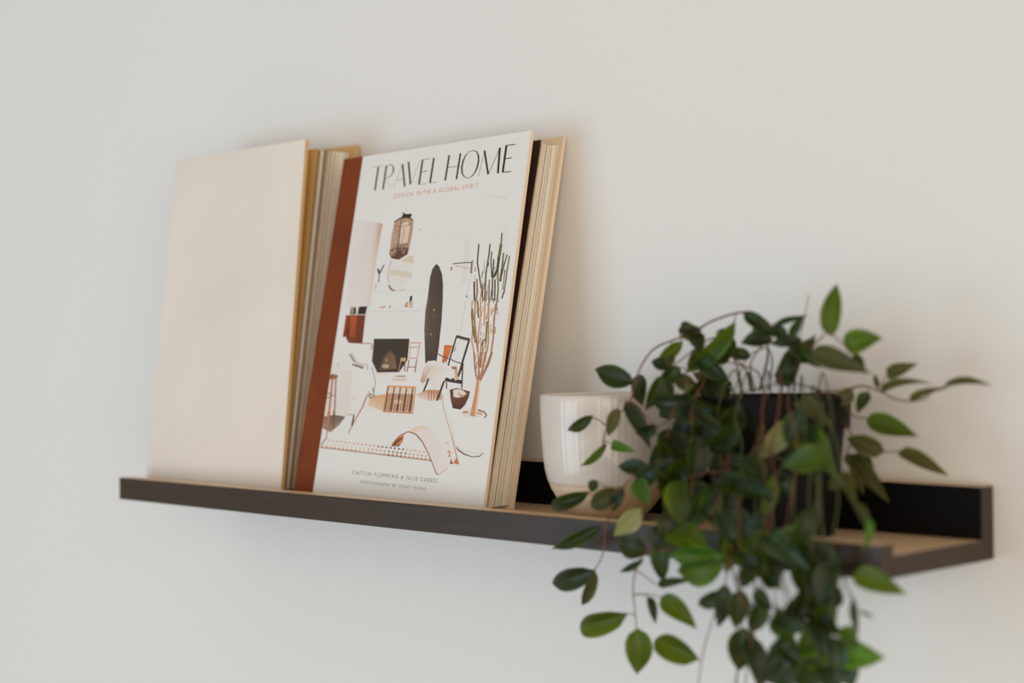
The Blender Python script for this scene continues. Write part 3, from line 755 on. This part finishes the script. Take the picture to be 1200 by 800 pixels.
for k in LM:
    for i, sh in enumerate(SHAPES):
        me = leaf_mesh('leaf', *sh); me.materials.append(LM[k]); LMESH[k, i] = me
PB = Vector((PX, PY, FLOOR))
rnd = random.Random(21)
leaf_count = 0

def add_leaf(vine, base, tip, width, roll, tone, shape, flip=1):
    """width in cm as the camera's direction shows it before the roll about the leaf's own axis"""
    global leaf_count
    ax = tip - base
    ln = ax.length
    a = ax/ln
    view = ((base + tip)/2 - CAM).normalized()
    side = a.cross(view).normalized()
    nrm = side.cross(a)
    s = side*math.cos(roll) + nrm*math.sin(roll)
    n = s.cross(a)
    if n.dot(view) > 0: s, n = -s, -n
    mt = Matrix((s*width, a*ln, n*ln*flip)).transposed().to_4x4()
    mt = Matrix.Scale(CM, 4) @ Matrix.Translation(base - PB) @ mt
    o = bpy.data.objects.new('leaf', LMESH[tone, shape])
    o.matrix_basis = mt
    o.parent = vine
    col.objects.link(o)
    leaf_count += 1
    return o

def vine(path, leaves, r=0.075, stem='stem_red', r1=None):
    """path: [(u, v, y)]; leaves: (u0, v0, u1, v1, width px, y base, y tip, tone[, roll])"""
    pts = spline([hit(*p) for p in path], 7)
    V, Fc = tube(pts, r, r1 or r*0.6)
    ls = []
    for l in leaves:
        u0, v0, u1, v1, wp, yb, yt, tone = l[:8]
        roll = l[8] if len(l) > 8 else rnd.uniform(-.35, .35)
        b, t = hit(u0, v0, yb), hit(u1, v1, yt)
        near = min(pts, key=lambda q: (q - b).length)
        if (near - b).length > 0.12:
            mid = (near + b)/2 + Vector((0, -0.1, 0.12))
            v2, f2 = tube(spline([near, mid, b + (t - b)*0.03], 3), r*0.6, r*0.45, 5, len(V))
            V += v2; Fc += f2
        wcm = wp*((b - CAM).dot(_F))/FPX/max(0.5, math.cos(roll))
        ls.append((b, t, wcm, roll, tone))
    o = part('vine', V, Fc, M[stem], plant, smooth=True)
    for b, t, wcm, roll, tone in ls:
        add_leaf(o, b, t, wcm, roll, tone, rnd.randrange(4))
    return o

# -- shoots seen singly
# upper right
vine([(930, 458, -6), (936, 420, -7), (955, 402, -8), (966, 392, -8.5), (972, 380, -8.7)], [
    (973, 394, 979, 331, 25, -8.7, -8.4, 'y', 0.2), (987, 404, 1029, 394, 29, -8.5, -8.2, 'm', .1), (950, 412, 1016, 435, 27, -8.6, -9.5, 'o', .1),
    (940, 398, 902, 402, 15, -8, -9, 'd'), (926, 396, 942, 369, 12, -8, -8, 'd', .2), (1000, 415, 1014, 434, 12, -8.6, -8.8, 'd')], 0.07)
vine([(925, 457, -6), (930, 425, -6.5), (940, 385, -6), (948, 345, -5)], [(935, 410, 912, 440, 22, -6.5, -8, 'd'), (934, 425, 955, 395, 16, -6.5, -7, 't')], 0.04)
# arching left over the cup
vine([(890, 458, -6), (900, 410, -7), (885, 372, -8), (868, 366, -8.5), (835, 376, -9), (808, 392, -9.5), (790, 398, -10), (765, 410, -10.2), (748, 436, -11.2), (738, 470, -11.4), (712, 500, -11.6), (706, 525, -11.8)], [
    (870, 366, 913, 394, 17, -8.5, -8, 'd', .1), (908, 382, 944, 369, 8, -8, -8, 'd', .3), (902, 396, 866, 400, 20, -8.2, -9, 'd'), (862, 378, 801, 444, 22, -9, -9.5, 'm', .3),
    (822, 386, 797, 396, 20, -9.2, -9.8, 'o'), (812, 390, 822, 412, 20, -9.4, -10, 'd'), (796, 384, 818, 386, 16, -9.6, -9.6, 'd'), (800, 400, 766, 432, 16, -9.8, -10.2, 'm'), (790, 415, 774, 436, 12, -10, -10.2, 'o'),
    (743, 448, 693, 432, 27, -11.2, -11.4, 'd', .1), (752, 474, 749, 432, 19, -11.2, -10, 'd'), (694, 488, 661, 510, 14, -11.6, -11.8, 'd', .1), (711, 521, 677, 553, 10, -11.7, -12.0, 'm', .2), (733, 469, 763, 524, 20, -11.4, -11.8, 't', .2),
    (724, 478, 712, 512, 16, -11.5, -11.8, 'o'), (716, 520, 742, 528, 13, -11.8, -12.1, 'b'), (770, 500, 742, 512, 16, -11.4, -11.8, 'd')], 0.075)
vine([(880, 458, -6), (872, 430, -7), (845, 415, -8), (822, 440, -9), (812, 480, -10), (800, 530, -11)], [
    (806, 446, 818, 508, 18, -9.4, -10, 'p', .3), (815, 452, 786, 440, 20, -9.2, -9.6, 'o'), (800, 470, 770, 490, 24, -9.6, -10.2, 'd'), (830, 440, 842, 480, 22, -9, -9.6, 'd'), (808, 500, 780, 530, 26, -10, -10.8, 'd'), (804, 520, 822, 552, 24, -10.8, -11.4, 'd'),
    (790, 452, 760, 470, 22, -9.6, -10.4, 'd'), (797, 430, 770, 455, 20, -9.6, -10.4, 'd')], 0.06)
vine([(900, 458, -5.5), (905, 425, -6), (898, 408, -6), (875, 420, -6.5), (862, 455, -7)], [(880, 418, 850, 410, 15, -6.5, -7.5, 'd'), (915, 455, 940, 402, 24, -6, -7, 't', .2)], 0.05)
vine([(895, 459, -6), (888, 436, -6.5), (868, 428, -7), (850, 425, -7.5), (838, 440, -8)], [(842, 430, 822, 455, 20, -8, -8.8, 'd'), (853, 425, 835, 405, 18, -7.6, -8.4, 'd')], 0.05)
# right, beyond the pot
vine([(955, 458, -5), (985, 458, -5), (1010, 452, -4.8), (1030, 458, -4.6), (1048, 467, -4.5), (1066, 470, -4.4), (1085, 467, -4.3)], [
    (1064, 470, 1106, 451, 10, -4.4, -4.2, 'o', .5), (1104, 453, 1160, 446, 7, -4.2, -3.8, 'o', .8), (1030, 457, 1088, 442, 10, -4.6, -4.2, 'o', .6), (1038, 440, 1072, 426, 17, -4.6, -4.8, 'o', .2), (1030, 455, 1024, 437, 7, -4.6, -4.6, 'o'),
    (1018, 459, 1003, 484, 15, -4.8, -5.2, 'd'), (1000, 458, 975, 475, 20, -5, -6, 'o')], 0.07)
vine([(960, 460, -5), (985, 470, -4.8), (998, 485, -4.8), (1010, 491, -4.7)], [(1014, 490, 1074, 510, 25, -4.7, -4.4, 'm', .1)], 0.06)
vine([(955, 460, -5), (978, 475, -5.4), (992, 500, -5), (1010, 522, -4.8), (1036, 529, -4.6), (1054, 528, -4.4)], [
    (1052, 528, 1109, 554, 18, -4.4, -4, 'o', .2), (1036, 529, 990, 512, 24, -4.6, -5.4, 'o', .1), (990, 532, 1041, 584, 21, -5.2, -5, 'o', .2), (992, 530, 1013, 576, 15, -5.2, -5.4, 'o', .3), (1004, 530, 1024, 548, 14, -5, -5, 'd')], 0.055)
vine([(950, 462, -6), (975, 500, -9), (985, 545, -9.6), (992, 570, -10.8), (1003, 588, -12), (1017, 606, -12.7)], [
    (986, 552, 1003, 592, 17, -10, -11.5, 'o', .2), (1003, 588, 1019, 622, 12, -12, -12.8, 'o', .5), (1019, 606, 1014, 650, 10, -12.7, -12.9, 'b', .5), (988, 560, 969, 573, 16, -9.6, -9.8, 'o')], 0.06, 'stem_green')
# front of the pot
vine([(930, 460, -8), (935, 478, -10.2), (928, 520, -11), (912, 556, -12.6), (900, 600, -13.4), (888, 640, -13.6), (884, 700, -13.8), (878, 760, -13.8), (870, 830, -13.8)], [
    (931, 489, 888, 541, 27, -10.8, -11.6, 'p', .2), (907, 556, 893, 613, 17, -12.8, -13.2, 'b', .3), (896, 560, 860, 572, 23, -12.6, -13.4, 'o'), (928, 560, 922, 582, 15, -12.6, -12.8, 't'), (868, 617, 908, 658, 36, -13.4, -13.6, 'm', .1),
    (900, 610, 872, 612, 22, -13.4, -13.8, 'd'), (886, 655, 915, 690, 26, -13.6, -14, 'd'), (884, 690, 905, 715, 18, -13.8, -14, 'd'), (872, 735, 866, 788, 36, -13.8, -14, 'd', .1), (878, 745, 896, 810, 26, -13.8, -14.2, 't')], 0.06, 'stem_green')
vine([(955, 460, -7), (962, 480, -9.6), (952, 520, -11), (948, 580, -12.8), (950, 640, -13.4), (945, 700, -13.6), (940, 760, -13.6), (945, 830, -13.6)], [
    (938, 506, 977, 553, 38, -11, -11.6, 'm', .1), (935, 468, 970, 494, 22, -9.8, -10.4, 'o'), (950, 645, 920, 668, 24, -13.4, -13.8, 'd'), (948, 680, 968, 720, 26, -13.5, -13.8, 'd'), (944, 700, 918, 725, 22, -13.6, -14, 'd'), (940, 758, 978, 790, 30, -13.6, -13.8, 'm', .1),
    (936, 770, 898, 806, 40, -13.6, -14.2, 't', .1), (946, 690, 985, 665, 24, -13.5, -13.6, 'd')], 0.06, 'stem_green')
vine([(965, 470, -8), (958, 560, -12.6), (962, 610, -13), (976, 655, -13.2), (994, 690, -13.4), (1001, 720, -13.4), (1000, 748, -13.4), (985, 766, -13.4)], [
    (999, 671, 1059, 694, 28, -13.2, -13, 'y', .1), (985, 766, 1032, 770, 35, -13.4, -13.2, 'b', .1), (1007, 716, 1025, 724, 4, -13.4, -13.3, 'd'), (985, 690, 965, 715, 24, -13.4, -13.6, 'd'), (990, 775, 998, 806, 30, -13.4, -13.6, 't'), (1000, 700, 1004, 745, 10, -13.4, -13.4, 'd'), (978, 655, 958, 690, 24, -13.2, -13.6, 'd')], 0.055, 'stem_green')
# low left
vine([(870, 460, -7), (858, 500, -10), (850, 560, -12.8), (835, 600, -13.4), (818, 620, -13.6), (785, 642, -13.8), (757, 648, -13.8), (745, 668, -13.8), (742, 690, -13.8), (744, 715, -13.8), (746, 736, -13.8)], [
    (733, 720, 668, 740, 29, -13.8, -14, 'y', .1), (747, 736, 750, 792, 33, -13.8, -13.8, 'y', .1), (773, 698, 814, 731, 25, -13.8, -13.6, 'y', .1), (769, 686, 808, 678, 11, -13.8, -13.6, 'd', .2), (760, 698, 769, 730, 11, -13.8, -13.9, 'd', .2), (754, 656, 724, 672, 9, -13.8, -14, 'd', .2),
    (802, 560, 809, 623, 56, -13.2, -13.8, 'y', .1), (842, 572, 817, 618, 26, -13.2, -13.8, 'm', .2), (771, 644, 772, 610, 16, -13.8, -13.6, 'd'), (757, 646, 718, 634, 28, -13.8, -14.2, 'd', .1), (752, 596, 719, 630, 25, -13.4, -14, 'p', .2)], 0.065)
vine([(850, 462, -8), (845, 520, -11), (853, 580, -13), (856, 640, -13.8), (848, 690, -14), (832, 735, -14), (822, 775, -14), (816, 830, -14)], [
    (817, 772, 758, 745, 31, -14, -13.9, 'y', .1), (848, 652, 778, 651, 30, -13.8, -14.2, 'b', .2), (846, 664, 786, 676, 36, -13.9, -14.4, 'm', .1), (845, 692, 816, 713, 20, -14, -14.2, 'd'), (850, 684, 844, 738, 22, -14, -14.2, 't', .1), (862, 598, 880, 630, 24, -13.2, -13.8, 't')], 0.05)
vine([(860, 460, -7), (820, 500, -10.5), (770, 540, -12.4), (730, 570, -13.2), (712, 610, -13.6), (706, 650, -13.6), (696, 668, -13.6)], [
    (696, 669, 640, 687, 27, -13.6, -13.8, 't', .1), (697, 668, 682, 714, 15, -13.6, -13.6, 'o', .2), (705, 616, 642, 647, 17, -13.6, -13.8, 'd', .2), (689, 577, 637, 597, 19, -13.2, -13.6, 'd', .1), (726, 574, 688, 596, 26, -13.2, -13.8, 'o', .1), (698, 562, 692, 577, 13, -13.2, -13.4, 'd'),
    (730, 570, 716, 600, 15, -13.2, -13.6, 'd'), (760, 550, 722, 545, 20, -12.6, -13, 'd'), (775, 545, 740, 575, 24, -12.6, -13, 'd'), (790, 520, 760, 545, 26, -11.6, -12.4, 'd'), (745, 560, 760, 590, 22, -13, -13.4, 'b')], 0.06)
vine([(900, 462, -7), (885, 520, -11), (868, 580, -13.2), (866, 660, -14), (862, 720, -14), (866, 760, -14), (858, 830, -14)], [(866, 560, 850, 600, 24, -13, -13.6, 'd'), (866, 640, 888, 672, 26, -13.8, -14, 'd')], 0.05)

vine([(940, 462, -7.5), (938, 500, -10.8), (930, 580, -13), (932, 640, -13.6), (940, 680, -13.8), (955, 730, -13.8), (960, 790, -13.8), (962, 830, -13.8)], [
    (935, 655, 952, 708, 30, -13.7, -14, 'd', .1), (948, 690, 930, 735, 28, -13.8, -14.1, 'd', .2), (954, 715, 970, 758, 28, -13.8, -14, 'd', .1), (940, 668, 975, 690, 24, -13.7, -13.9, 'd', .2), (955, 735, 938, 772, 26, -13.8, -14.2, 'm', .2),
    (933, 640, 905, 672, 26, -13.6, -14, 'd', .1), (960, 770, 935, 812, 34, -13.8, -14.2, 'd', .1), (962, 780, 985, 815, 28, -13.8, -14, 't', .2), (950, 720, 985, 742, 22, -13.8, -13.9, 'd', .2), (930, 630, 942, 668, 24, -13.5, -13.8, 'd', .2)], 0.06, 'stem_green')
vine([(915, 462, -7.5), (905, 520, -11.4), (890, 600, -13.3), (884, 650, -13.8), (888, 700, -13.9), (905, 730, -13.9), (925, 750, -13.9), (930, 830, -13.9)], [
    (868, 690, 862, 738, 27, -13.9, -14.1, 'd', .1), (882, 655, 870, 692, 22, -13.8, -14, 'd', .2), (905, 722, 932, 754, 27, -13.9, -14, 'm', .2), (893, 705, 880, 744, 24, -13.9, -14.1, 'd', .2), (925, 746, 903, 790, 33, -13.9, -14.2, 't', .1), (897, 690, 918, 655, 20, -13.9, -13.8, 'd', .3)], 0.05, 'stem_green')
vine([(950, 465, -7.5), (960, 520, -11.6), (962, 590, -13), (966, 650, -13.6), (978, 710, -13.7), (980, 760, -13.7), (975, 830, -13.7)], [
    (955, 640, 988, 674, 25, -13.6, -13.8, 'd', .1), (966, 655, 944, 692, 26, -13.6, -14, 'd', .1), (985, 735, 1006, 758, 20, -13.7, -13.6, 'm', .2), (976, 745, 986, 794, 27, -13.7, -14, 't', .1), (975, 705, 955, 740, 25, -13.7, -14, 'm', .2)], 0.05, 'stem_green')
vine([(885, 459, -6), (880, 425, -7), (905, 395, -7.5), (925, 395, -8)], [
    (905, 402, 880, 384, 15, -7.6, -8.2, 'd'), (928, 402, 957, 428, 18, -8, -8.4, 'd'), (922, 396, 905, 378, 14, -8, -8.2, 'd')], 0.055)
vine([(870, 459, -6.4), (862, 425, -7.4), (840, 395, -8.4), (800, 420, -9.6), (772, 445, -10.2)], [
    (860, 396, 841, 428, 19, -8, -8.6, 'd'), (830, 408, 804, 432, 19, -8.8, -9.4, 'o'), (776, 440, 758, 482, 20, -10.8, -11.4, 'd'), (842, 386, 858, 404, 16, -8.4, -8.2, 'd'), (786, 430, 762, 422, 17, -10.4, -11, 'd')], 0.055)
for pth in ([(905, 600, -13.2), (908, 660, -13.8), (925, 700, -13.8), (918, 745, -13.9), (900, 790, -13.9), (890, 830, -13.9)], [(862, 600, -13.2), (858, 660, -14), (868, 700, -14), (884, 730, -14), (880, 770, -14), (905, 830, -14)],
            [(885, 610, -13.4), (896, 660, -13.9), (886, 700, -14), (868, 735, -14), (864, 790, -14), (862, 830, -14)], [(955, 560, -12.6), (955, 620, -13), (975, 660, -13.2), (985, 700, -13.4)], [(845, 560, -12.9), (838, 600, -13.4), (843, 640, -13.7), (860, 670, -14), (872, 700, -14), (905, 720, -14)]):
    vine([(900, 462, -7), (890, 520, -11.5)] + pth, [], 0.045, 'stem_green' if pth[0][0] % 2 else 'stem_red', 0.04)
# -- the body of the plant: more shoots over the front rim
for k in range(12):
    u0 = 835 + 145*((k*0.618) % 1)
    u1 = 770 + 215*((k*0.618 + .1) % 1)
    y1 = -10.6 - rnd.random()*2.2
    end = rnd.choice((540, 600, 650, 700))
    if u1 > 900 and k % 2: end = 760 + rnd.random()*50
    path = [(u0, 460, -6), ((u0*2 + u1)/3, 432 + rnd.random()*22, -8), (u1, 475 + rnd.random()*20, y1)]
    v_ = 520
    u = u1
    while v_ < end:
        yy = y1 if v_ < 540 else min(y1, -12.9)
        u += rnd.uniform(-10, 10)
        path.append((u, v_, yy if v_ < 540 else -13.2 - rnd.random()*.8))
        v_ += 60
    lv = []
    for i in range(1, len(path)):
        if path[i][1] > 640 and rnd.random() < 0.35: continue
        for q in (0.25, 0.75):
            pu, pv, py = [lerp(a, b, q) for a, b in zip(path[i-1], path[i])]
            ang = rnd.uniform(-2.6, 2.6) if pv < 470 else rnd.uniform(-1.5, 1.5)
            ln = rnd.uniform(44, 66)
            tu, tv = pu + ln*math.sin(ang), pv + ln*math.cos(ang)
            if tu < 745 or tu > 980 or tv < 405 or pv < 405: continue
            if 845 < (tu + pu)/2 and tv < 660 and rnd.random() < (0.62 if tv < 560 else 0.75): continue
            if tu > 835 and (tv < 466 or pv < 466): continue
            py = min(py, -12.7) if tv > 560 else py
            lv.append((pu + rnd.uniform(-6, 6), pv, tu, tv, rnd.uniform(22, 34), py, py - rnd.uniform(.1, 1.1), rnd.choice('dddddddmt'), rnd.uniform(-.7, .7)))
    if len(path) > 2: vine(path, lv, 0.05, rnd.choice(('stem_red', 'stem_green')))
for o in bpy.data.objects:
    if '_b' in o: del o['_b']
